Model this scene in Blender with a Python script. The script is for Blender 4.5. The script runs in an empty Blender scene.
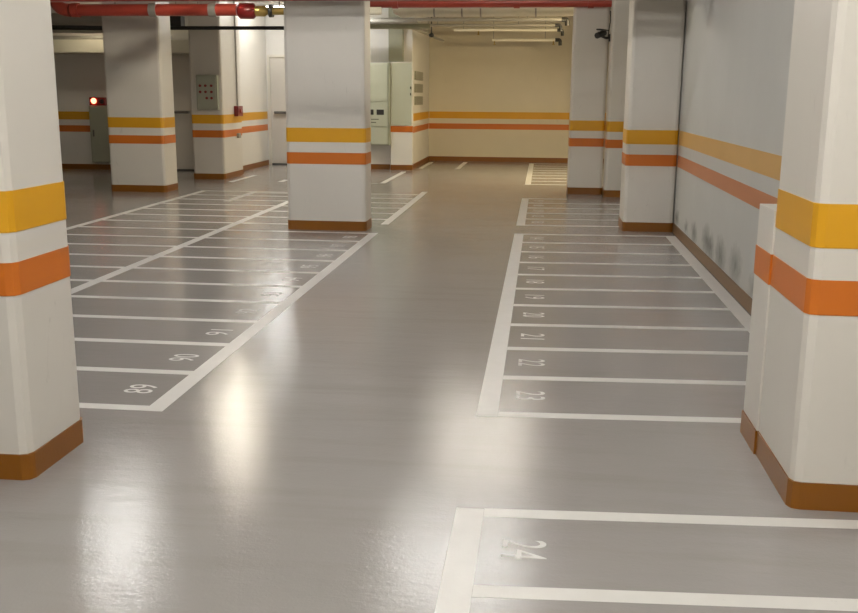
import bpy, bmesh, math, random
from mathutils import Matrix, Vector
random.seed(7)
C = bpy.context.scene.collection
S = 0.82                      # survey units -> metres
CEIL = 3.75
ZY0, ZY1 = 1.116, 1.293       # yellow band
ZO0, ZO1 = 0.842, 0.986       # orange band
ZS = 0.12                     # skirting height

# ------------------------------------------------------------------ materials
def newmat(name):
    m = bpy.data.materials.new(name); m.use_nodes = True
    nt = m.node_tree
    return m, nt, nt.nodes['Principled BSDF']
def N(nt, typ, **kw):
    n = nt.nodes.new(typ)
    for k, v in kw.items(): setattr(n, k, v)
    return n
def noise(nt, vec, scale, detail=3.0, rough=0.55, dist=0.0):
    n = N(nt, 'ShaderNodeTexNoise'); n.inputs['Scale'].default_value = scale
    n.inputs['Detail'].default_value = detail; n.inputs['Roughness'].default_value = rough
    n.inputs['Distortion'].default_value = dist
    nt.links.new(vec, n.inputs['Vector']); return n.outputs['Fac']
def ramp(nt, fac, a, b, ca=(0,0,0,1), cb=(1,1,1,1)):
    r = N(nt, 'ShaderNodeValToRGB')
    r.color_ramp.elements[0].position = a; r.color_ramp.elements[1].position = b
    r.color_ramp.elements[0].color = ca; r.color_ramp.elements[1].color = cb
    nt.links.new(fac, r.inputs['Fac']); return r.outputs['Color']
def mixc(nt, fac, a, b, mode='MIX'):
    m = N(nt, 'ShaderNodeMix', data_type='RGBA', blend_type=mode)
    for s, v in ((m.inputs[0], fac), (m.inputs[6], a), (m.inputs[7], b)):
        if isinstance(v, (int, float)): s.default_value = v
        elif isinstance(v, tuple): s.default_value = v
        else: nt.links.new(v, s)
    return m.outputs[2]
def mathn(nt, op, a, b=None):
    m = N(nt, 'ShaderNodeMath', operation=op)
    for i, v in enumerate((a, b)):
        if v is None: continue
        if isinstance(v, (int, float)): m.inputs[i].default_value = v
        else: nt.links.new(v, m.inputs[i])
    return m.outputs[0]
def mapped(nt, scale):
    g = N(nt, 'ShaderNodeNewGeometry'); mp = N(nt, 'ShaderNodeMapping')
    mp.inputs['Scale'].default_value = scale
    nt.links.new(g.outputs['Position'], mp.inputs['Vector']); return mp.outputs['Vector']
def bump(nt, bsdf, h, strength, dist=0.01):
    b = N(nt, 'ShaderNodeBump'); b.inputs['Strength'].default_value = strength; b.inputs['Distance'].default_value = dist
    nt.links.new(h, b.inputs['Height']); nt.links.new(b.outputs['Normal'], bsdf.inputs['Normal'])

def paint(name, col, rough=0.5, var=0.06, scuff=0.0, spec=0.4, grain=0.08, spots=None):
    m, nt, b = newmat(name)
    v = mapped(nt, (1, 1, 1))
    big = noise(nt, v, 1.7, 4)
    dark = tuple(c*(1-var*2) for c in col[:3]) + (1,)
    lite = tuple(min(1, c*(1+var)) for c in col[:3]) + (1,)
    c = mixc(nt, big, dark, lite)
    if scuff:
        v2 = mapped(nt, (5, 5, 1.6))
        s = ramp(nt, noise(nt, v2, 2.6, 7, 0.7, 1.2), 0.60, 0.72)
        where = ramp(nt, noise(nt, v, 1.1, 2), 0.45, 0.65)
        f = mathn(nt, 'MULTIPLY', mathn(nt, 'MULTIPLY', s, where), scuff)
        c = mixc(nt, f, c, (0.22, 0.20, 0.17, 1))
    if spots:
        for (p, r, st) in spots:
            d = N(nt, 'ShaderNodeVectorMath', operation='DISTANCE')
            wob = N(nt, 'ShaderNodeMapping'); wob.inputs['Scale'].default_value = (1, 0.6, 1)
            g = N(nt, 'ShaderNodeNewGeometry'); nt.links.new(g.outputs['Position'], wob.inputs['Vector'])
            nt.links.new(wob.outputs['Vector'], d.inputs[0]); d.inputs[1].default_value = (p[0]*S, p[1]*S*0.6, p[2]*S)
            dd = mathn(nt, 'ADD', d.outputs['Value'], mathn(nt, 'MULTIPLY', mathn(nt, 'SUBTRACT', noise(nt, v, 14, 4), 0.5), 0.14))
            f = mathn(nt, 'MULTIPLY', ramp(nt, dd, 0.0, r*S, (1,1,1,1), (0,0,0,1)), st)
            c = mixc(nt, f, c, (0.16, 0.16, 0.14, 1))
    nt.links.new(c, b.inputs['Base Color'])
    b.inputs['Roughness'].default_value = rough
    b.inputs['Specular IOR Level'].default_value = spec
    if grain: bump(nt, b, noise(nt, v, 60, 3), grain, 0.004)
    return m
def metal(name, col, rough=0.4, metallic=0.0, var=0.1):
    m, nt, b = newmat(name)
    v = mapped(nt, (1, 1, 1))
    c = mixc(nt, noise(nt, v, 6, 4), tuple(x*(1-var) for x in col[:3])+(1,), tuple(min(1, x*(1+var)) for x in col[:3])+(1,))
    nt.links.new(c, b.inputs['Base Color'])
    b.inputs['Roughness'].default_value = rough; b.inputs['Metallic'].default_value = metallic
    return m
def emit(name, col, strength):
    m, nt, b = newmat(name)
    b.inputs['Base Color'].default_value = (0.8, 0.8, 0.8, 1)
    b.inputs['Emission Color'].default_value = col + (1,)
    b.inputs['Emission Strength'].default_value = strength
    return m

M = {}
M['white'] = paint('wall_paint_white', (0.68, 0.655, 0.61), 0.5, 0.03, 0.22)
M['colwhite'] = paint('column_paint_white', (0.655, 0.622, 0.565), 0.42, 0.03, 0.5)
mould = [((1.72, 12.5, 0.22), 0.11, 1.0), ((1.72, 11.7, 0.21), 0.10, 0.8), ((1.72, 11.08, 0.22), 0.15, 1.0), ((1.72, 10.26, 0.26), 0.19, 1.0),
         ((1.72, 10.0, 0.22), 0.17, 1.0), ((1.72, 9.43, 0.23), 0.20, 1.0), ((1.72, 8.69, 0.26), 0.20, 0.8), ((1.72, 7.92, 0.20), 0.14, 0.6)]
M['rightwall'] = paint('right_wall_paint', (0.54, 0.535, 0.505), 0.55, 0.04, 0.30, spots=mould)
M['far'] = paint('far_wall_paint', (0.66, 0.60, 0.47), 0.55, 0.04, 0.3)
M['yellow'] = paint('yellow_band_paint', (0.66, 0.33, 0.012), 0.38, 0.05, 0.1, grain=0.05)
M['orange'] = paint('orange_band_paint', (0.56, 0.15, 0.015), 0.38, 0.05, 0.1, grain=0.05)
M['yellow_faded'] = paint('faded_yellow_band_paint', (0.60, 0.36, 0.12), 0.5, 0.05, 0.1, grain=0.05)
M['orange_faded'] = paint('faded_orange_band_paint', (0.50, 0.20, 0.09), 0.5, 0.05, 0.1, grain=0.05)
M['skirt'] = paint('brown_skirting_paint', (0.22, 0.078, 0.004), 0.35, 0.10, 0.2, grain=0.1)
M['skirt_dull'] = paint('dull_brown_skirting_paint', (0.20, 0.115, 0.055), 0.5, 0.10, 0.2, grain=0.1)
M['ceiling'] = paint('ceiling_concrete', (0.50, 0.465, 0.41), 0.8, 0.10, 0.2)
M['door'] = paint('door_paint', (0.60, 0.56, 0.50), 0.45, 0.02)
M['frame'] = paint('door_frame_paint', (0.66, 0.62, 0.54), 0.45, 0.02)
M['cream'] = paint('cream_beam_paint', (0.72, 0.69, 0.58), 0.5, 0.03)
M['red'] = metal('red_pipe_paint', (0.36, 0.05, 0.032), 0.3)
M['darkred'] = metal('dark_red_enamel', (0.20, 0.012, 0.012), 0.3)
M['silver'] = metal('galvanised_steel', (0.40, 0.385, 0.35), 0.4, 0.6)
M['cpipe'] = metal('cream_pipe_lagging', (0.80, 0.76, 0.64), 0.5)
M['grey'] = metal('grey_pipe', (0.33, 0.31, 0.27), 0.5, 0.2)
M['brass'] = metal('brass_valve', (0.50, 0.36, 0.12), 0.35, 0.8)
M['dark'] = metal('dark_plastic', (0.02, 0.018, 0.016), 0.5)
M['black'] = metal('black_conduit', (0.012, 0.012, 0.010), 0.6)
M['steel'] = metal('dark_steel_handle', (0.16, 0.15, 0.14), 0.35, 0.8)
M['green'] = metal('pale_green_enamel', (0.47, 0.49, 0.385), 0.4, 0, 0.03)
M['greend'] = metal('grey_green_enamel', (0.27, 0.27, 0.19), 0.45, 0, 0.05)
M['panelgreen'] = metal('control_panel_enamel', (0.33, 0.335, 0.26), 0.45, 0, 0.04)
M['seam'] = metal('dark_grey_rubber', (0.12, 0.115, 0.095), 0.6)  # plain dark grey, used on the cabinet name plates
M['housing'] = metal('white_enamel_housing', (0.75, 0.74, 0.70), 0.4, 0, 0.02)
M['alarm_on'] = emit('red_alarm_lens_lit', (1.0, 0.16, 0.08), 8.0)
M['tube'] = emit('fluorescent_tube_neutral', (1.0, 0.985, 0.95), 78.0)
M['tube_near'] = emit('fluorescent_tube_bright', (1.0, 0.97, 0.905), 185)
M['tube_old'] = emit('fluorescent_tube_aged', (1.0, 0.93, 0.81), 62)
M['tube_left'] = emit('fluorescent_tube_yellowed', (1.0, 0.91, 0.75), 140)
M['tube_new'] = emit('fluorescent_tube_fresh', (1.0, 0.995, 0.96), 84)
M['tube_warm'] = emit('fluorescent_tube_warm', (1.0, 0.81, 0.48), 500)
M['tube_dim'] = emit('fluorescent_tube_dim', (1.0, 0.86, 0.62), 20.0)
M['linepaint'] = None

# floor epoxy
def floor_mat():
    m, nt, b = newmat('grey_epoxy_floor')
    v = mapped(nt, (1, 1, 1))
    c = mixc(nt, noise(nt, v, 0.9, 5, 0.6), (0.275, 0.258, 0.250, 1), (0.335, 0.317, 0.308, 1))
    v2 = mapped(nt, (0.35, 3.2, 1))
    c = mixc(nt, mathn(nt, 'MULTIPLY', ramp(nt, noise(nt, v2, 2.2, 5, 0.6), 0.5, 0.75), 0.30), c, (0.225, 0.20, 0.18, 1))
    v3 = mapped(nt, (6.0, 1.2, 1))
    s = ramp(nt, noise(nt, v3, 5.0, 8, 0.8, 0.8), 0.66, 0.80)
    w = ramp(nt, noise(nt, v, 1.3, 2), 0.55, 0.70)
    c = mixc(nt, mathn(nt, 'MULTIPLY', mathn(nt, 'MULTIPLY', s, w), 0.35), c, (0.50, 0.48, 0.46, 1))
    nt.links.new(c, b.inputs['Base Color'])
    r = N(nt, 'ShaderNodeMapRange'); r.inputs['To Min'].default_value = 0.08; r.inputs['To Max'].default_value = 0.19
    nt.links.new(noise(nt, v, 2.4, 6, 0.65), r.inputs['Value']); nt.links.new(r.outputs['Result'], b.inputs['Roughness'])
    b.inputs['Specular IOR Level'].default_value = 0.5
    h = mathn(nt, 'ADD', mathn(nt, 'MULTIPLY', noise(nt, v, 75, 3, 0.7), 0.40), mathn(nt, 'MULTIPLY', noise(nt, mapped(nt, (1.0, 2.4, 1)), 9, 3), 0.62))
    bump(nt, b, h, 0.16, 0.012)
    return m
M['floor'] = floor_mat()
def line_mat():
    m, nt, b = newmat('white_road_paint')
    v = mapped(nt, (1, 1, 1))
    c = mixc(nt, noise(nt, v, 7, 5), (0.60, 0.585, 0.56, 1), (0.72, 0.705, 0.68, 1))
    w = ramp(nt, noise(nt, v, 26, 6, 0.7), 0.62, 0.72)
    c = mixc(nt, mathn(nt, 'MULTIPLY', w, 0.25), c, (0.40, 0.38, 0.36, 1))
    nt.links.new(c, b.inputs['Base Color']); b.inputs['Roughness'].default_value = 0.36
    bump(nt, b, noise(nt, v, 85, 2), 0.05, 0.006)
    return m
M['line'] = line_mat()
M['numpaint'] = paint('worn_number_paint', (0.70, 0.69, 0.67), 0.4, 0.12, 0, grain=0.04)

# ------------------------------------------------------------------ mesh helpers (world survey units)
class MB:
    def __init__(s): s.v = []; s.f = []; s.m = []; s.sm = []
    def add(s, vs, fs, mi=0, smooth=False):
        o = len(s.v); s.v += [tuple(p) for p in vs]
        for f in fs: s.f.append(tuple(i+o for i in f)); s.m.append(mi); s.sm.append(smooth)
        return s
    def prism(s, outline, z0, z1, mi=0):
        n = len(outline)
        vs = [(x, y, z0) for x, y in outline] + [(x, y, z1) for x, y in outline]
        fs = [tuple(range(n-1, -1, -1)), tuple(range(n, 2*n))] + [(i, (i+1) % n, n+(i+1) % n, n+i) for i in range(n)]
        return s.add(vs, fs, mi)
    def box(s, x0, x1, y0, y1, z0, z1, mi=0):
        return s.prism([(x0, y0), (x1, y0), (x1, y1), (x0, y1)], z0, z1, mi)
    def bbox(s, x0, x1, y0, y1, z0, z1, b, mi=0):          # box with all edges bevelled
        bm = bmesh.new(); bmesh.ops.create_cube(bm, size=1)
        for v in bm.verts: v.co = Vector((x0+(v.co.x+.5)*(x1-x0), y0+(v.co.y+.5)*(y1-y0), z0+(v.co.z+.5)*(z1-z0)))
        bmesh.ops.bevel(bm, geom=list(bm.edges), offset=b, segments=2, profile=0.6, affect='EDGES')
        bm.verts.index_update()
        s.add([v.co for v in bm.verts], [[v.index for v in f.verts] for f in bm.faces], mi); bm.free(); return s
    def tube(s, pts, r, seg=14, mi=0, caps=True):
        pts = [Vector(p) for p in pts]; rings = []; vs = []; fs = []
        up = Vector((0, 0, 1))
        for i, p in enumerate(pts):
            t = (pts[min(i+1, len(pts)-1)] - pts[max(i-1, 0)]).normalized()
            a = up if abs(t.dot(up)) < 0.95 else Vector((1, 0, 0))
            e1 = t.cross(a).normalized(); e2 = e1.cross(t).normalized()
            rr = r[i] if isinstance(r, (list, tuple)) else r
            for k in range(seg):
                an = 2*math.pi*k/seg; vs.append(p + e1*math.cos(an)*rr + e2*math.sin(an)*rr)
        for i in range(len(pts)-1):
            for k in range(seg):
                a, b = i*seg+k, i*seg+(k+1) % seg; fs.append((a, a+seg, b+seg, b))
        s.add(vs, fs, mi, True)
        if caps:
            o = len(vs); n = len(pts)
            s.add(vs[:seg], [tuple(range(seg))], mi); s.add(vs[-seg:], [tuple(range(seg-1, -1, -1))], mi)
        return s
    def sphere(s, c, r, mi=0, sx=1, sy=1, sz=1):
        bm = bmesh.new(); bmesh.ops.create_uvsphere(bm, u_segments=16, v_segments=10, radius=r)
        bm.verts.index_update()
        s.add([(c[0]+v.co.x*sx, c[1]+v.co.y*sy, c[2]+v.co.z*sz) for v in bm.verts], [[v.index for v in f.verts] for f in bm.faces], mi, True); bm.free(); return s
def worldpos(o):
    p = Vector((0, 0, 0))
    while o is not None: p += o.location; o = o.parent
    return p
def obj(name, mb, mats, parent=None, loc=None, label=None):
    if not isinstance(mats, (list, tuple)): mats = [mats]
    base = worldpos(parent)/S if parent else Vector((0, 0, 0))
    org = Vector(loc) if loc is not None else base
    me = bpy.data.meshes.new(name)
    me.from_pydata([((x-org.x)*S, (y-org.y)*S, (z-org.z)*S) for x, y, z in mb.v], [], mb.f)
    for m in mats: me.materials.append(m)
    me.polygons.foreach_set('material_index', mb.m); me.polygons.foreach_set('use_smooth', mb.sm)
    bm = bmesh.new(); bm.from_mesh(me); bmesh.ops.recalc_face_normals(bm, faces=bm.faces); bm.to_mesh(me); bm.free()
    me.update()
    o = bpy.data.objects.new(name, me); C.objects.link(o)
    o.location = (org-base)*S
    if parent: o.parent = parent
    if label: o['label'] = label
    return o
def thing(name, label, cat, loc, group=None):
    o = bpy.data.objects.new(name, None); C.objects.link(o); o.empty_display_size = 0.1
    o.location = Vector(loc)*S; tag(o, label, cat, group); return o
def tag(o, label, cat, group=None):
    o['label'] = label; o['category'] = cat; o['kind'] = 'thing'
    if group: o['group'] = group
    return o
def struct(name, mb, mats, loc=(0, 0, 0), parent=None):
    o = obj(name, mb, mats, parent, None if parent else loc)
    if not parent: o['kind'] = 'structure'
    return o
def dup(root, loc, label, group=None):
    r = root.copy(); C.objects.link(r); r.location = Vector(loc)*S; r['label'] = label
    if group: r['group'] = group
    for ch in list(root.children):
        c = ch.copy(); C.objects.link(c); c.parent = r
        for g in list(ch.children):
            d = g.copy(); C.objects.link(d); d.parent = c
    return r

# ------------------------------------------------------------------ floor, painted bays
fl = struct('floor', MB().box(-13, 1.72, -5, 26.1, -0.15, 0.0), M['floor'])
PT = 0.0008
def quad(name, pts, label, mat='line'):
    return obj(name, MB().prism(pts, 0.0002, PT), M[mat], fl, label=label)
SL = 0.0534                    # the cross lines run a touch off square
def cross(y, x0, x1, w=0.085, sl=SL, ref=-0.3):
    f = lambda x: y + sl*(x-ref)
    return quad('stall_line', [(x0, f(x0)-w/2), (x1, f(x1)-w/2), (x1, f(x1)+w/2), (x0, f(x0)+w/2)], 'white painted line between two parking stalls')
def long_line(x0, x1, y0, y1, name='aisle_line', label='broad white line along the aisle edge of the stalls'):
    return quad(name, [(x0, y0), (x1, y0), (x1, y1), (x0, y1)], label)
def number(txt, x, y, side):
    cu = bpy.data.curves.new('num', 'FONT'); cu.body = txt; cu.size = 1.0; cu.align_x = 'CENTER'; cu.align_y = 'CENTER'; cu.space_character = 1.02
    cu.resolution_u = 5
    t = bpy.data.objects.new('num', cu); C.objects.link(t)
    dg = bpy.context.evaluated_depsgraph_get(); me = bpy.data.meshes.new_from_object(t.evaluated_get(dg))
    bpy.data.objects.remove(t)
    xs = [v.co.x for v in me.vertices]; ys = [v.co.y for v in me.vertices]
    cx, cy, h = (min(xs)+max(xs))/2, (min(ys)+max(ys))/2, max(ys)-min(ys)
    wd = max(xs)-min(xs)
    k = 0.172/h; kw = (0.165 if len(txt) > 1 else 0.075)/wd
    mb = MB(); vs = []
    for v in me.vertices:
        a, b = (v.co.x-cx)*kw, (v.co.y-cy)*k
        vs.append((x + b*side, y - a*side, 0.0004))
    fs = [tuple(p.vertices) for p in me.polygons]
    mb.add(vs, fs)
    bpy.data.meshes.remove(me)
    o = obj('stall_number', mb, M['numpaint'], fl, label='white painted stall number %s' % txt)
    for p in o.data.polygons:                                       # paint faces up
        pass
    bm = bmesh.new(); bm.from_mesh(o.data)
    for f in bm.faces:
        if f.normal.z < 0: f.normal_flip()
    ex = bmesh.ops.extrude_face_region(bm, geom=list(bm.faces))
    for v in [g for g in ex['geom'] if isinstance(g, bmesh.types.BMVert)]: v.co.z += 0.0003
    bmesh.ops.recalc_face_normals(bm, faces=bm.faces)
    bm.to_mesh(o.data); bm.free()
    return o
# right-hand stalls: 24.. in front, 23-14, 13-9, then the far ones
XO, XI = -0.31, -0.194
for k in range(11):
    cross(12.2527-0.7168*k, XI+0.001, 1.569)
long_line(XO, XI, 12.2527-7.168-0.043, 12.2527+0.043)
long_line(1.57, 1.695, 12.2527-7.168+0.045, 12.40, 'wall_line', 'broad white line along the foot of the right wall')
for k in range(10): number(str(23-k), -0.022, 12.2527-0.7168*(9.5-k)+0.015, 1)
long_line(XO, XI, 1.7, 3.83)
for y in (3.788, 3.1247): cross(y, XI+0.001, 1.70)
number('24', -0.02, 3.475, 1)
for k in range(6): cross(13.13+0.704*k, XI+0.001, 1.66 if k < 5 else 0.45)
long_line(XO, XI, 13.13-0.043, 13.13+3.52+0.043)
for k in range(5): number(str(13-k), -0.022, 13.13+0.704*(k+0.5)+0.015, 1)
long_line(XO, XI, 19.3, 25.6)
for k in range(9): cross(19.4+0.76*k, XI+0.001, 1.66)
# left-hand stalls
LO, LI = -2.019, -2.125
for k in range(18):
    if k == 11: cross(4.93+0.708*k, -5.95, -3.28, 0.085, 0.0)
    else: cross(4.93+0.708*k, -5.95, LI-0.001, 0.085, 0.0)
long_line(LI, LO, 4.93-0.043, 12.01+0.043)
long_line(LI, LO, 12.9, 17.5)
obj('row_line', MB().box(-4.11, -4.0, 4.98, 17.0, 0.0002, PT+0.0003), M['line'], fl, label='broad white line between two rows of stalls')
obj('row_line', MB().box(-6.06, -5.95, 4.93, 17.0, 0.0002, PT), M['line'], fl, label='white line behind the second row of stalls')
for k in range(10): number(str(89+k), -2.30, 4.93+0.708*(k+0.5)-0.01, -1)
long_line(-5.12, -5.0, 15.35, 16.9, 'bay_line', 'white line of a bay near the corridor')
long_line(-6.16, -6.05, 18.8, 20.5, 'bay_line', 'white line of a bay beside the panel column')
long_line(-5.2, -5.09, 19.0, 19.5, 'bay_line', 'short white line before the corridor door')
long_line(-3.16, -3.05, 19.1, 22.1, 'bay_line', 'white line leading to the electrical cabinets')
long_line(-2.91, -2.80, 23.2, 25.5, 'bay_line', 'white bay line near the far wall')
long_line(-2.03, -1.92, 23.2, 25.7, 'bay_line', 'white bay line before the far wall')
cross(16.79, -5.0, -4.2, 0.08, 0.0)
cross(19.05, -5.0, -3.2, 0.08, 0.0)

# ------------------------------------------------------------------ room shell
struct('ceiling', MB().box(-13, 1.9, -5, 26.3, CEIL, CEIL+0.2), M['ceiling'])
def banded(o, axis, face, a0, a1, sgn, faded=False, skip=(), skirt=True, ends=None):
    """yellow / orange bands and skirting lying on a wall face; axis 'x': face is at X=face, runs along Y"""
    for nm, z0, z1, mt, t in (('yellow_band', ZY0, ZY1, 'yellow', 0.003), ('orange_band', ZO0, ZO1, 'orange', 0.003), ('skirting', 0.0005, ZS, 'skirt', 0.012)):
        if nm in skip: continue
        if faded: mt = mt+'_faded' if mt != 'skirt' else 'skirt_dull'
        lo, hi = sorted((face, face+sgn*t))
        mb = MB()
        if axis == 'x': mb.box(lo, hi, a0, a1, z0, z1)
        else: mb.box(a0, a1, lo, hi, z0, z1)
        obj(nm, mb, M[mt], o, label={'yellow_band': 'yellow painted band', 'orange_band': 'orange painted band', 'skirting': 'brown painted skirting'}[nm])
w = struct('wall_right', MB().box(1.72, 1.9, -5, 26.3, 0, CEIL), M['rightwall']); banded(w, 'x', 1.72, 4.975, 12.745, -1, True)
w = struct('wall_far', MB().box(-3.0, 1.72, 26.1, 26.3, 0, CEIL), M['far']); banded(w, 'y', 26.1, -2.99, 1.71, -1)
struct('wall_left', MB().box(-13.2, -13, -5, 21.5, 0, CEIL), M['white'])
struct('wall_behind', MB().box(-13.2, 1.9, -5.2, -5, 0, CEIL), M['white'])
w = struct('wall_rear', MB().box(-13, -8.62, 21.35, 21.5, 0, CEIL).box(-7.55, -6.7, 21.35, 21.5, 0, CEIL).box(-8.62, -7.55, 21.35, 21.5, 2.64, CEIL), M['white'])
banded(w, 'y', 21.35, -13, -8.7, -1); banded(w, 'y', 21.35, -7.47, -6.7, -1)
w = struct('wall_corridor', MB().box(-6.85, -6.7, 21.5, 23.7, 0, CEIL), M['white']); banded(w, 'x', -6.7, 21.36, 23.69, 1)
w = struct('wall_corridor_end', MB().box(-6.85, -6.68, 23.7, 23.85, 0, CEIL).box(-5.62, -4.7, 23.7, 23.85, 0, CEIL).box(-6.68, -5.62, 23.7, 23.85, 2.64, CEIL), M['white'])
banded(w, 'y', 23.7, -5.55, -4.71, -1)
w = struct('wall_closet', MB().box(-4.7, -3.0, 22.75, 26.1, 0, CEIL), M['white'])
banded(w, 'y', 22.75, -4.7, -4.35, -1, skip=('skirting',)); banded(w, 'y', 22.75, -4.7, -3.52, -1, skip=('yellow_band', 'orange_band'))
banded(w, 'x', -3.0, 22.76, 26.08, 1)
def door(name, x0, x1, y, z1, hx0, hx1, hz):
    d = obj(name, MB().bbox(x0+0.06, x1-0.06, y+0.02, y+0.07, 0.03, z1-0.06, 0.006), M['door'], None, ((x0+x1)/2, y, 0)); d['kind'] = 'structure'
    f = MB().box(x0, x0+0.06, y-0.03, y+0.12, 0, z1).box(x1-0.06, x1, y-0.03, y+0.12, 0, z1).box(x0+0.06, x1-0.06, y-0.03, y+0.12, z1-0.06, z1)
    obj('door_frame', f, M['frame'], d)
    obj('threshold', MB().box(x0+0.06, x1-0.06, y-0.02, y+0.1, 0.0, 0.035), M['dark'], d, label='dark door sill')
    h = MB().tube([(hx0, y-0.06, hz), (hx1, y-0.06, hz)], 0.032, 10)
    h.box(hx0+0.01, hx0+0.06, y-0.06, y+0.02, hz-0.03, hz+0.03).box(hx1-0.06, hx1-0.01, y-0.06, y+0.02, hz-0.03, hz+0.03)
    obj('door_handle', h, M['steel'], d, label='dark steel bar handle')
    return d
door('door_1', -8.62, -7.55, 21.38, 2.64, -8.15, -7.82, 1.30)
door('door_2', -6.68, -5.62, 23.73, 2.64, -6.52, -6.2, 1.27)
bm_ = struct('trim_beam', MB().bbox(-13, -6.99, 20.8, 21.34, 2.555, 2.83, 0.01), M['cream'])

# ------------------------------------------------------------------ columns
def outline(x0, x1, y0, y1, c, off=0.0, back=None):
    x0 -= off; x1 += off; y0 -= off; y1 += off
    pts = []
    b = c if back is None else back
    for (cx, cy, a0, c) in ((x1-c, y0+c, -90, c), (x1-b, y1-b, 0, b), (x0+b, y1-b, 90, b), (x0+c, y0+c, 180, c)):
        for k in range(3):
            an = math.radians(a0+45*k); pts.append((cx+c*math.cos(an), cy+c*math.sin(an)))
    return pts
def column(name, x0, x1, y0, y1, label, cham=0.045, top=CEIL-0.004, back=None):
    t = thing(name, label, 'column', ((x0+x1)/2, (y0+y1)/2, 0))
    obj('shaft', MB().prism(outline(x0, x1, y0, y1, cham, 0, back), 0, top), M['colwhite'], t)
    obj('yellow_band', MB().prism(outline(x0, x1, y0, y1, cham, 0.003, back), ZY0, ZY1), M['yellow'], t, label='yellow painted band')
    obj('orange_band', MB().prism(outline(x0, x1, y0, y1, cham, 0.003, back), ZO0, ZO1), M['orange'], t, label='orange painted band')
    obj('skirting', MB().prism(outline(x0, x1, y0, y1, cham, 0.007, back), 0.0005, ZS), M['skirt'], t, label='brown painted skirting')
    return t
column('column', -3.22, -2.230, 3.875, 4.41, 'white column with painted bands in the foreground at the left edge of the picture')
cR = column('column', 1.09, 1.700, 4.005, 4.65, 'white column with a low stub wall behind it, in the foreground at the right edge', back=0.006)
lg = obj('stub_wall', MB().prism(outline(1.080, 1.702, 4.650, 4.97, 0.002), 0, 1.19), M['colwhite'], cR, label='low white stub wall')
obj('orange_band', MB().prism(outline(1.080, 1.702, 4.6505, 4.97, 0.001, 0.003), ZO0, ZO1), M['orange'], lg, label='orange painted band')
obj('skirting', MB().prism(outline(1.080, 1.700, 4.6545, 4.97, 0.001, 0.007), 0.0005, ZS), M['skirt'], lg, label='brown painted skirting')
column('column', -3.225, -2.205, 12.21, 12.66, 'white column standing alone in mid picture at the end of stall 98')
column('column', -7.56, -6.545, 16.55, 17.15, 'white column with a diagonal shadow under the red pipe, left of the panel column')
c3 = column('column', -7.03, -6.37, 19.28, 20.55, 'white column carrying a green control panel near the corridor')
column('column', 1.07, 1.711, 12.75, 13.4, 'wide white column against the right wall at the end of stall 14')
column('column', 0.48, 1.083, 17.58, 18.2, 'distant white column right of the far wall, beside the camera')
column('column', 1.10, 1.711, 17.16, 17.75, 'distant white column against the right wall with a security camera on it')

# ------------------------------------------------------------------ cabinets, panels
t = thing('electrical_cabinet', 'tall pale green electrical cabinet with two dark meter windows beside the mid column', 'cabinet', (-3.85, 22.73, 0.57))
obj('body', MB().bbox(-4.22, -3.49, 22.50, 22.7495, 0.57, 2.42, 0.012), M['green'], t)
for nm, z0, z1 in (('door', 1.57, 2.39), ('door', 1.0, 1.54), ('door', 0.60, 0.97)):
    d = obj(nm, MB().bbox(-4.19, -3.54, 22.48, 22.50, z0, z1, 0.006), M['green'], t)
    if z0 == 1.0:
        for x in (-4.03, -3.79): obj('meter_window', MB().bbox(x, x+0.17, 22.472, 22.482, 1.26, 1.38, 0.004), M['dark'], d, label='dark meter window')
        obj('name_plate', MB().box(-3.92, -3.74, 22.474, 22.4805, 1.15, 1.17), M['seam'], d)
        obj('name_plate', MB().box(-3.92, -3.80, 22.474, 22.4805, 1.08, 1.10), M['seam'], d)
obj('side_edge', MB().box(-3.535, -3.488, 22.478, 22.50, 0.57, 2.42), M['greend'], t, label='grey edge strip')
t = thing('utility_cabinet', 'narrow full-height cream cabinet with an orange stripe at the closet corner', 'cabinet', (-3.23, 22.7, 0))
obj('body', MB().bbox(-3.485, -2.975, 22.62, 22.748, 0.0, 2.45, 0.008), M['housing'], t)
obj('door', MB().bbox(-3.46, -3.0, 22.605, 22.62, 1.03, 2.42, 0.005), M['green'], t, label='pale green door')
obj('orange_band', MB().box(-3.487, -2.972, 22.612, 22.70, 0.87, 1.01), M['orange'], t, label='orange painted band')
obj('skirting', MB().box(-3.49, -2.97, 22.608, 22.70, 0.0005, ZS), M['skirt'], t, label='brown painted skirting')
for z in (1.84, 1.70): obj('latch', MB().bbox(-3.03, -3.005, 22.585, 22.61, z, z+0.06, 0.004), M['dark'], t)
o = obj('cable_trunking', MB().bbox(-3.53, -3.20, 22.60, 22.745, 2.452, CEIL-0.003, 0.01), M['greend'], None, (-3.36, 22.7, 2.452))
tag(o, 'grey-green cable trunking rising from the narrow cabinet to the ceiling', 'trunking')
v0 = thing('vent_grille', 'uppermost of three louvred vents on the closet side wall', 'vent', (-2.995, 23.8, 2.07), 'louvred vents on the closet wall')
obj('frame', MB().box(-2.997, -2.975, 23.1, 24.55, 2.06, 2.26), M['greend'], v0)
for k in range(4): obj('slat', MB().box(-2.976, -2.965, 23.14, 24.51, 2.08+0.045*k, 2.105+0.045*k), M['grey'], v0)
dup(v0, (-2.995, 23.8, 1.78), 'middle one of three louvred vents on the closet side wall')
dup(v0, (-2.995, 23.8, 1.49), 'lowest of three louvred vents on the closet side wall')
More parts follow.
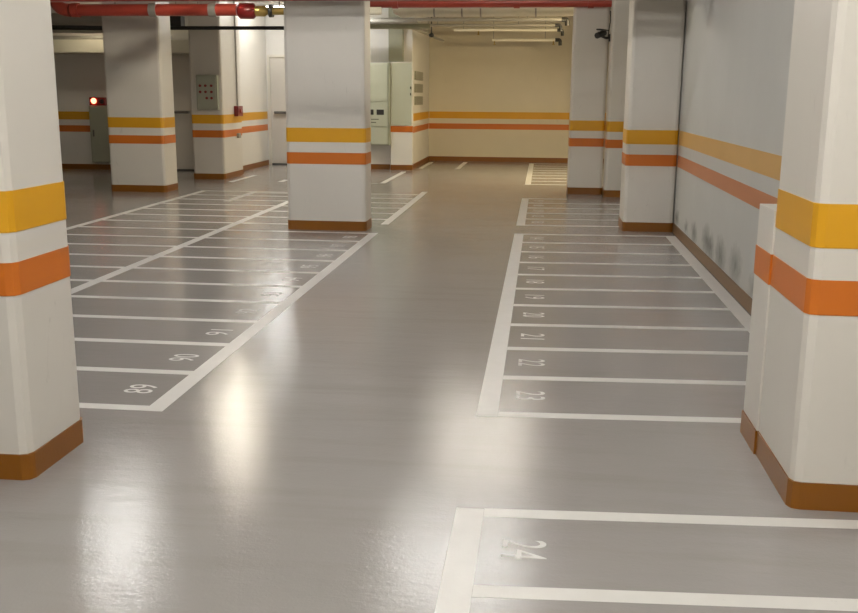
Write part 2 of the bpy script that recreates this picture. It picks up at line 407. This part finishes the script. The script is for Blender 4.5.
# control panel on the panel column
t = thing('control_panel', 'grey-green control panel with indicator lamps on a column', 'control panel', (-6.63, 19.27, 1.39))
obj('body', MB().bbox(-6.86, -6.43, 19.17, 19.2795, 1.39, 2.07, 0.01), M['panelgreen'], t)
obj('face_plate', MB().bbox(-6.83, -6.46, 19.155, 19.17, 1.43, 2.03, 0.005), M['panelgreen'], t)
for x, z in ((-6.77, 1.86), (-6.77, 1.74), (-6.66, 1.86), (-6.54, 1.86), (-6.66, 1.74), (-6.54, 1.74), (-6.64, 1.62), (-6.54, 1.62)):
    obj('indicator_lamp', MB().tube([(x, 19.157, z), (x, 19.13, z)], 0.026, 10), M['darkred'], t, label='small dark red indicator')
t = thing('call_point', 'small dark red call box on the side of the panel column', 'call box', (-6.36, 20.15, 1.27))
obj('body', MB().bbox(-6.366, -6.28, 20.0, 20.35, 1.25, 1.46, 0.01), M['darkred'], t)
obj('button', MB().tube([(-6.281, 20.17, 1.36), (-6.262, 20.17, 1.36)], 0.04, 10), M['red'], t)
o = obj('conduit_pipe', MB().tube([(-6.34, 20.17, 1.462), (-6.34, 20.17, CEIL-0.01)], 0.02, 8), M['grey'], None, (-6.34, 20.17, 1.462)); tag(o, 'thin grey conduit running up from the red call box', 'conduit')
o = obj('junction_box', MB().bbox(-6.366, -6.31, 20.12, 20.26, 0.80, 0.90, 0.008), M['grey'], None, (-6.335, 20.19, 0.8)); tag(o, 'small grey box low on the side of the panel column', 'junction box')
# fire cabinet and alarm
t = thing('fire_hose_cabinet', 'pale grey-green fire cabinet on the rear wall under the red light', 'cabinet', (-9.75, 21.34, 0.17))
obj('body', MB().bbox(-10.06, -9.42, 21.13, 21.345, 0.17, 1.42, 0.012), M['panelgreen'], t)
d = obj('door', MB().bbox(-10.03, -9.45, 21.112, 21.13, 0.20, 1.39, 0.006), M['panelgreen'], t)
obj('handle', MB().bbox(-9.98, -9.95, 21.085, 21.113, 0.75, 0.90, 0.006), M['steel'], d)
t = thing('alarm_light', 'glowing red alarm light above the fire cabinet', 'alarm light', (-9.9, 21.34, 1.43))
obj('housing', MB().bbox(-10.06, -9.70, 21.18, 21.345, 1.43, 1.61, 0.012), M['darkred'], t)
obj('lens', MB().sphere((-9.95, 21.17, 1.53), 0.062, 0, 1, 0.7, 1), M['alarm_on'], t, label='glowing red lens')
obj('bell', MB().tube([(-9.77, 21.181, 1.52), (-9.77, 21.14, 1.52)], [0.055, 0.045], 14), M['dark'], t, label='dark bell')
# security camera
t = thing('security_camera', 'dark security camera on an arm at the side of the distant right column', 'camera', (1.09, 17.2, 2.7))
obj('bracket', MB().tube([(1.08, 17.35, 2.68), (1.02, 17.30, 2.675), (0.95, 17.26, 2.70)], 0.022, 8), M['dark'], t)
obj('mount_plate', MB().bbox(1.07, 1.092, 17.29, 17.41, 2.62, 2.74, 0.006), M['dark'], t)
obj('body', MB().tube([(0.99, 17.30, 2.76), (0.86, 17.10, 2.70)], 0.05, 12), M['dark'], t)
obj('hood', MB().prism([(1.01, 17.36), (0.84, 17.06), (0.90, 17.02), (1.06, 17.32)], 2.79, 2.81), M['dark'], t)
obj('cable', MB().tube([(1.06, 17.34, 2.70), (1.07, 17.33, 2.85), (1.085, 17.33, 2.95), (1.08, 17.33, 3.12)], 0.010, 6), M['black'], t)

# ------------------------------------------------------------------ pipework
def arc(p0, p1, p2, n=6):
    p0, p1, p2 = map(Vector, (p0, p1, p2)); return [p0*(1-t)**2+p1*2*t*(1-t)+p2*t*t for t in [i/n for i in range(n+1)]]
t = thing('fire_main_pipe', 'red fire main crossing in front of the column with the diagonal shadow', 'pipe', (-6.4, 15.9, 3.03))
obj('run', MB().tube([(-7.75, 15.9, 3.03), (-4.95, 15.9, 3.03)], 0.095, 18), M['red'], t)
obj('elbow', MB().tube(arc((-7.78, 15.9, 3.03), (-8.05, 15.9, 3.03), (-8.05, 15.95, 3.30), 8), 0.105, 18), M['red'], t)
obj('riser', MB().tube([(-8.05, 15.95, 3.30), (-8.05, 15.95, CEIL-0.003)], 0.095, 18), M['red'], t)
for x in (-7.68, -6.35, -5.35): obj('coupling', MB().tube([(x-0.06, 15.9, 3.03), (x+0.06, 15.9, 3.03)], 0.115, 18), M['red'] if x < -6.5 else M['silver'], t)
for x in (-7.0, -5.6): obj('hanger', MB().tube([(x, 15.9, 3.12), (x, 15.9, 3.239)], 0.012, 8), M['grey'], t)
t = thing('pipe_valve', 'dark red valve with brass fitting at the end of the red fire main', 'valve', (-4.75, 15.9, 3.0))
obj('body', MB().tube([(-4.94, 15.9, 3.01), (-4.90, 15.9, 3.01), (-4.68, 15.9, 3.01), (-4.64, 15.9, 3.01)], [0.08, 0.125, 0.125, 0.08], 18), M['darkred'], t)
obj('brass_fitting', MB().tube([(-4.64, 15.9, 3.01), (-4.48, 15.9, 3.01), (-4.47, 15.9, 3.01), (-4.05, 15.9, 3.01)], [0.085, 0.085, 0.06, 0.06], 14), M['brass'], t, label='brass fitting')
for x in (-4.39, -4.12): obj('flange', MB().tube([(x-0.03, 15.9, 3.01), (x+0.03, 15.9, 3.01)], 0.10, 14), M['dark'], t)
obj('hanger', MB().tube([(-4.25, 15.9, 3.06), (-4.25, 15.9, 3.239)], 0.01, 6), M['grey'], t)
o = obj('drain_pipe', MB().tube([(-4.04, 15.9, 3.01), (-2.6, 15.9, 3.01)], 0.06, 12), M['cpipe'], None, (-3.3, 15.9, 3.01)); tag(o, 'pale pipe running on from the valve behind the mid column', 'pipe')
obj('hanger', MB().tube([(-3.0, 15.9, 3.06), (-3.0, 15.9, CEIL-0.002)], 0.01, 6), M['grey'], o)
t = thing('sprinkler_main', 'thick red sprinkler main high across the aisle near the far wall', 'pipe', (-1.2, 17.45, 3.25))
obj('run', MB().tube([(-3.9, 17.43, 3.27), (1.098, 17.43, 3.27)], 0.085, 18), M['red'], t)
for x in (-2.6, -0.5, 0.75): obj('coupling', MB().tube([(x-0.05, 17.43, 3.27), (x+0.05, 17.43, 3.27)], 0.10, 18), M['red'], t)
for x in (-1.6, 0.3): obj('hanger', MB().tube([(x, 17.43, 3.35), (x, 17.43, CEIL-0.002)], 0.012, 8), M['grey'], t)
o = obj('branch_pipe', MB().tube([(-2.7, 19.0, 3.33), (0.22, 19.0, 3.33)]+arc((0.24, 19.0, 3.33), (0.31, 19.0, 3.33), (0.31, 19.0, 3.40))+[(0.31, 19.0, CEIL-0.002)], 0.025, 10), M['housing'], None, (-1, 19.0, 3.33)); tag(o, 'thin white pipe with an upturned end below the red sprinkler main', 'pipe')
obj('hanger', MB().tube([(-2.0, 19.0, 3.35), (-2.0, 19.0, CEIL-0.002)], 0.01, 6), M['grey'], o)
t = thing('insulated_pipe', 'thick cream lagged pipe with joint bands under the red sprinkler main', 'pipe', (-1.2, 20.0, 3.32))
obj('run', MB().tube([(-2.75, 20.0, 3.32), (0.9, 20.0, 3.34)], 0.095, 18), M['cpipe'], t)
obj('end_cap', MB().tube([(-3.02, 20.0, 3.36), (-2.86, 20.0, 3.33), (-2.74, 20.0, 3.32)], [0.06, 0.12, 0.10], 18), M['cpipe'], t)
for x in (-2.2, -1.65, -1.28, -0.2): obj('joint_band', MB().tube([(x-0.015, 20.0, 3.322), (x+0.015, 20.0, 3.323)], 0.102, 18), M['grey'], t)
for x in (-1.9, 0.2): obj('hanger', MB().tube([(x, 20.0, 3.41), (x, 20.0, CEIL-0.002)], 0.012, 8), M['grey'], t)
def branch(name, label, x0, x1, y, z, r, mat, droptip=True, heads=(), hang=(), hz=None):
    t = thing(name, label, 'pipe', ((x0+x1)/2, y, z))
    obj('run', MB().tube([(x0, y, z), (x1, y, z)], r, 12), M[mat], t)
    if droptip: obj('end_cap', MB().tube([(x1-0.06, y, z), (x1+0.02, y, z)]+arc((x1+0.02, y, z), (x1+0.06, y, z), (x1+0.06, y, z-0.05), 4)+[(x1+0.06, y, z-0.13)], r*1.25, 10), M['dark'], t, label='dark drop end')
    for x in heads: obj('sprinkler_head', MB().tube([(x, y, z-r*0.5), (x, y, z-0.10), (x, y, z-0.101), (x, y, z-0.115)], [0.016, 0.016, 0.035, 0.035], 10), M['brass'], t, label='small brass sprinkler head')
    for x in hang: obj('hanger', MB().tube([(x, y, z+r*0.5), (x, y, hz or CEIL-0.002)], 0.009, 6), M['grey'], t)
    return t
branch('conduit_pipe', 'upper dark-ended steel pipe along the ceiling before the far wall', -3.6, 0.40, 22.0, 3.325, 0.040, 'silver', hang=(-2.2, -0.4))
branch('conduit_pipe', 'second dark-ended pipe just under the upper steel pipe', -3.6, 0.27, 22.5, 3.24, 0.030, 'grey', hang=(-2.4, -0.6))
branch('sprinkler_pipe', 'middle cream sprinkler branch before the far wall', -2.12, 0.33, 23.5, 3.20, 0.030, 'cpipe', heads=(-1.55,), hang=(-1.9, 0.0))
branch('sprinkler_pipe', 'lowest cream sprinkler branch with tall hangers before the far wall', -1.28, 0.30, 24.5, 3.035, 0.035, 'cpipe', heads=(-1.22, 0.2), hang=(-1.25, 0.0))
for i, (y, z, mt, lab) in enumerate(((21.3, 3.24, 'grey', 'upper dark grey pipe above the electrical cabinet'), (21.5, 3.15, 'greend', 'lower grey-green pipe above the electrical cabinet'))):
    o = obj('conduit_pipe', MB().tube([(-5.2, y, z), (-2.7+0.25*i, y, z)], 0.055, 12), M[mt], None, (-4, y, z)); tag(o, lab, 'pipe')
    obj('hanger', MB().tube([(-3.9, y, z+0.05), (-3.9, y, CEIL-0.002)], 0.009, 6), M['grey'], o)
o = obj('sloping_pipe', MB().tube([(-2.9, 21.8, 3.14), (-2.42, 24.0, 2.98)], 0.03, 8), M['silver'], None, (-2.7, 22.6, 3.06)); tag(o, 'thin sloping steel pipe at the closet corner', 'pipe')
obj('hanger', MB().tube([(-2.66, 22.9, 3.06), (-2.66, 22.9, CEIL-0.002)], 0.009, 6), M['grey'], o)
t = thing('ceiling_sensor', 'small dark sensor hanging beside the closet corner near the far wall', 'sensor', (-2.55, 22.6, 3.0))
obj('body', MB().sphere((-2.55, 22.6, 3.03), 0.06, 0, 1, 1, 0.8), M['dark'], t); obj('stem', MB().tube([(-2.55, 22.6, 3.06), (-2.55, 22.6, CEIL-0.002)], 0.014, 8), M['dark'], t)
o = obj('black_conduit', MB().tube([(-8.1, 18.6, 2.925), (-3.6, 18.6, 2.925)], 0.035, 10), M['black'], None, (-6, 18.6, 2.925)); tag(o, 'thin black conduit running across in front of the panel column', 'conduit')
for x in (-8.0, -3.7): obj('hanger', MB().tube([(x, 18.6, 2.95), (x, 18.6, CEIL-0.002)], 0.01, 6), M['grey'], o)
o = obj('junction_box', MB().bbox(-7.2, -6.93, 18.68, 18.9, 2.965, 3.16, 0.01), M['dark'], None, (-7.05, 18.8, 2.965)); tag(o, 'dark box above the black conduit by the panel column', 'junction box')
obj('hanger', MB().tube([(-7.06, 18.8, 3.15), (-7.06, 18.8, CEIL-0.002)], 0.01, 6), M['grey'], o)
for y, z, r, mt, lab in ((19.4, 3.19, 0.12, 'grey', 'thick grey pipe above the cream beam'), (18.9, 3.00, 0.045, 'black', 'dark pipe just above the cream beam'), (20.0, 3.0, 0.04, 'silver', 'thin steel pipe between the grey pipe and the cream beam')):
    o = obj('ceiling_pipe', MB().tube([(-12.9, y, z), (-8.3, y, z-0.06)], r, 14), M[mt], None, (-10, y, z)); tag(o, lab, 'pipe')
    for x in (-11.0, -8.6): obj('hanger', MB().tube([(x, y, z+r-0.06), (x, y, CEIL-0.002)], 0.01, 6), M['grey'], o)
o = obj('ceiling_pipe', MB().tube([(-12.9, 20.95, 2.876), (-8.0, 20.95, 2.876)], 0.045, 12), M['silver'], None, (-10, 20.95, 2.876)); tag(o, 'pale steel pipe lying along the top of the cream beam', 'pipe')
# unseen overhead services between the lamps, set to shade the column heads
def hung(o, xs, y, z):
    for x in xs: obj('hanger', MB().tube([(x, y, z), (x, y, CEIL-0.002)], 0.01, 6), M['grey'], o)
o = obj('air_duct', MB().bbox(-12.9, 1.66, 11.78, 11.95, 2.795, 3.25, 0.01), M['silver'], None, (-5, 11.86, 2.795)); tag(o, 'narrow sheet-metal air duct crossing above the stalls just before the mid column', 'duct'); hung(o, (-9, -5, -1), 11.86, 3.24)
o = obj('fire_main_pipe', MB().tube([(-12.9, 10.8, 2.74), (1.66, 10.8, 2.74)], 0.045, 14), M['red'], None, (-5, 10.8, 2.74)); tag(o, 'thin red fire pipe crossing overhead in front of the air duct', 'pipe'); hung(o, (-9, -5, -1), 10.8, 2.78)
o = obj('conduit_pipe', MB().tube([(-5.3, 12.4, 3.17), (-5.3, 15.35, 3.17)], 0.05, 12), M['grey'], None, (-5.3, 14, 3.17)); tag(o, 'grey conduit overhead running towards the red fire main', 'conduit'); hung(o, (-5.3,), 12.8, 3.2); hung(o, (-5.3,), 15.2, 3.2)
o = obj('shading_cable_tray', MB().box(-7.9, -3.3, 15.6, 16.2, 3.24, 3.255).box(-7.9, -3.3, 15.6, 15.612, 3.2551, 3.33).box(-7.9, -3.3, 16.188, 16.2, 3.2551, 3.33), M['silver'], None, (-6, 15.9, 3.24)); tag(o, 'unseen steel cable tray added above the red fire main to shade the panel column', 'cable tray'); hung(o, (-7.5, -4.4), 15.7, 3.256)  # out-of-view tray added to keep lamp light off the upper panel column
# ------------------------------------------------------------------ lamps
def make_lamp(warm):
    t = thing('fluorescent_light', 'lamp', 'light', (0, 0, 0), 'fluorescent lights')
    obj('housing', MB().bbox(-0.75, 0.75, -0.09, 0.09, 0.0, 0.07, 0.008), M['housing'], t)
    for y in (-0.05, 0.05):
        obj('tube', MB().tube([(-0.70, y, -0.03), (0.70, y, -0.03)], 0.019, 8), M[warm], t)
    for x in (-0.72, 0.72): obj('end_holder', MB().box(x-0.02, x+0.02, -0.08, 0.08, -0.05, 0.001), M['housing'], t)
    for x in (-0.6, 0.6): obj('hanger', MB().tube([(x, 0, 0.065), (x, 0, 0.13)], 0.008, 6), M['grey'], t)
    return t
Z = 3.5
near = [((-0.45, 1.7, Z), 'fluorescent light over the aisle beside stall 26'), ((0.85, 0.0, Z), 'fluorescent light behind the foreground columns')]
neutral = [((-0.77, 9.95, Z), 'fluorescent light over the aisle beside stall 17'), ((-0.75, 6.0, Z), 'fluorescent light over the aisle beside stall 22'),
           ((-4.75, 6.0, Z), 'fluorescent light over the left stalls by the foreground column'), ((-4.75, 1.5, Z), 'fluorescent light over the left side behind the foreground column')]
aged = [((-0.75, 13.9, Z), 'fluorescent light over the aisle beside stall 12')]
lengthways = [((-4.75, 10.1, Z), 'fluorescent light over the left stalls before the mid column')]
yellowed = [((-4.68, 14.2, Z), 'fluorescent light over the left stalls beyond the mid column')]
bright = [((-5.7, 21.9, 3.60), 'fluorescent light before the corridor door'), ((-4.4, 20.6, 3.60), 'fluorescent light in front of the electrical cabinets')]
warm = [((1.55, 20.8, 3.12), 'warm fluorescent light along the right wall behind the distant columns')]
dim = [((-9.45, 20.3, 3.40), 'dim fluorescent light before the cream beam')]
for lst, wm in ((near, 'tube_near'), (neutral, 'tube'), (aged, 'tube_old'), (lengthways, 'tube'), (yellowed, 'tube_left'), (bright, 'tube_new'), (warm, 'tube_warm'), (dim, 'tube_dim')):
    p = make_lamp(wm)
    for i, (loc, lab) in enumerate(lst):
        if i == 0: q = p; q.location = Vector(loc)*S; q['label'] = lab
        else: q = dup(p, loc, lab)
        if lst in (warm, lengthways, yellowed): q.rotation_euler = (0, 0, math.pi/2)   # hangs along the aisle

# ------------------------------------------------------------------ camera, world, view
H, F, yaw, pitch, roll = 1.7, 973.64, -0.1128, -0.2133, 0.0074
cy, sy, cp, sp = math.cos(yaw), math.sin(yaw), math.cos(pitch), math.sin(pitch)
d = Vector((sy*cp, cy*cp, sp)); r = Vector((cy, -sy, 0)); u = r.cross(d)
r2 = r*math.cos(roll)+u*math.sin(roll); u2 = u*math.cos(roll)-r*math.sin(roll)
cam = bpy.data.cameras.new('camera'); cam.sensor_fit = 'HORIZONTAL'; cam.sensor_width = 36; cam.lens = F*36/858
co = bpy.data.objects.new('camera', cam); C.objects.link(co)
co.matrix_world = Matrix(((r2.x, u2.x, -d.x, 0), (r2.y, u2.y, -d.y, 0), (r2.z, u2.z, -d.z, H*S), (0, 0, 0, 1)))
cam.clip_start = 0.05; cam.clip_end = 100
sc = bpy.context.scene; sc.camera = co
wd = bpy.data.worlds.new('world'); sc.world = wd; wd.use_nodes = True
wd.node_tree.nodes['Background'].inputs[0].default_value = (0.9, 0.9, 1, 1); wd.node_tree.nodes['Background'].inputs[1].default_value = 0.0
vs = sc.view_settings; vs.view_transform = 'Standard'; vs.look = 'None'; vs.exposure = 0.0; vs.gamma = 1; vs.use_curve_mapping = False
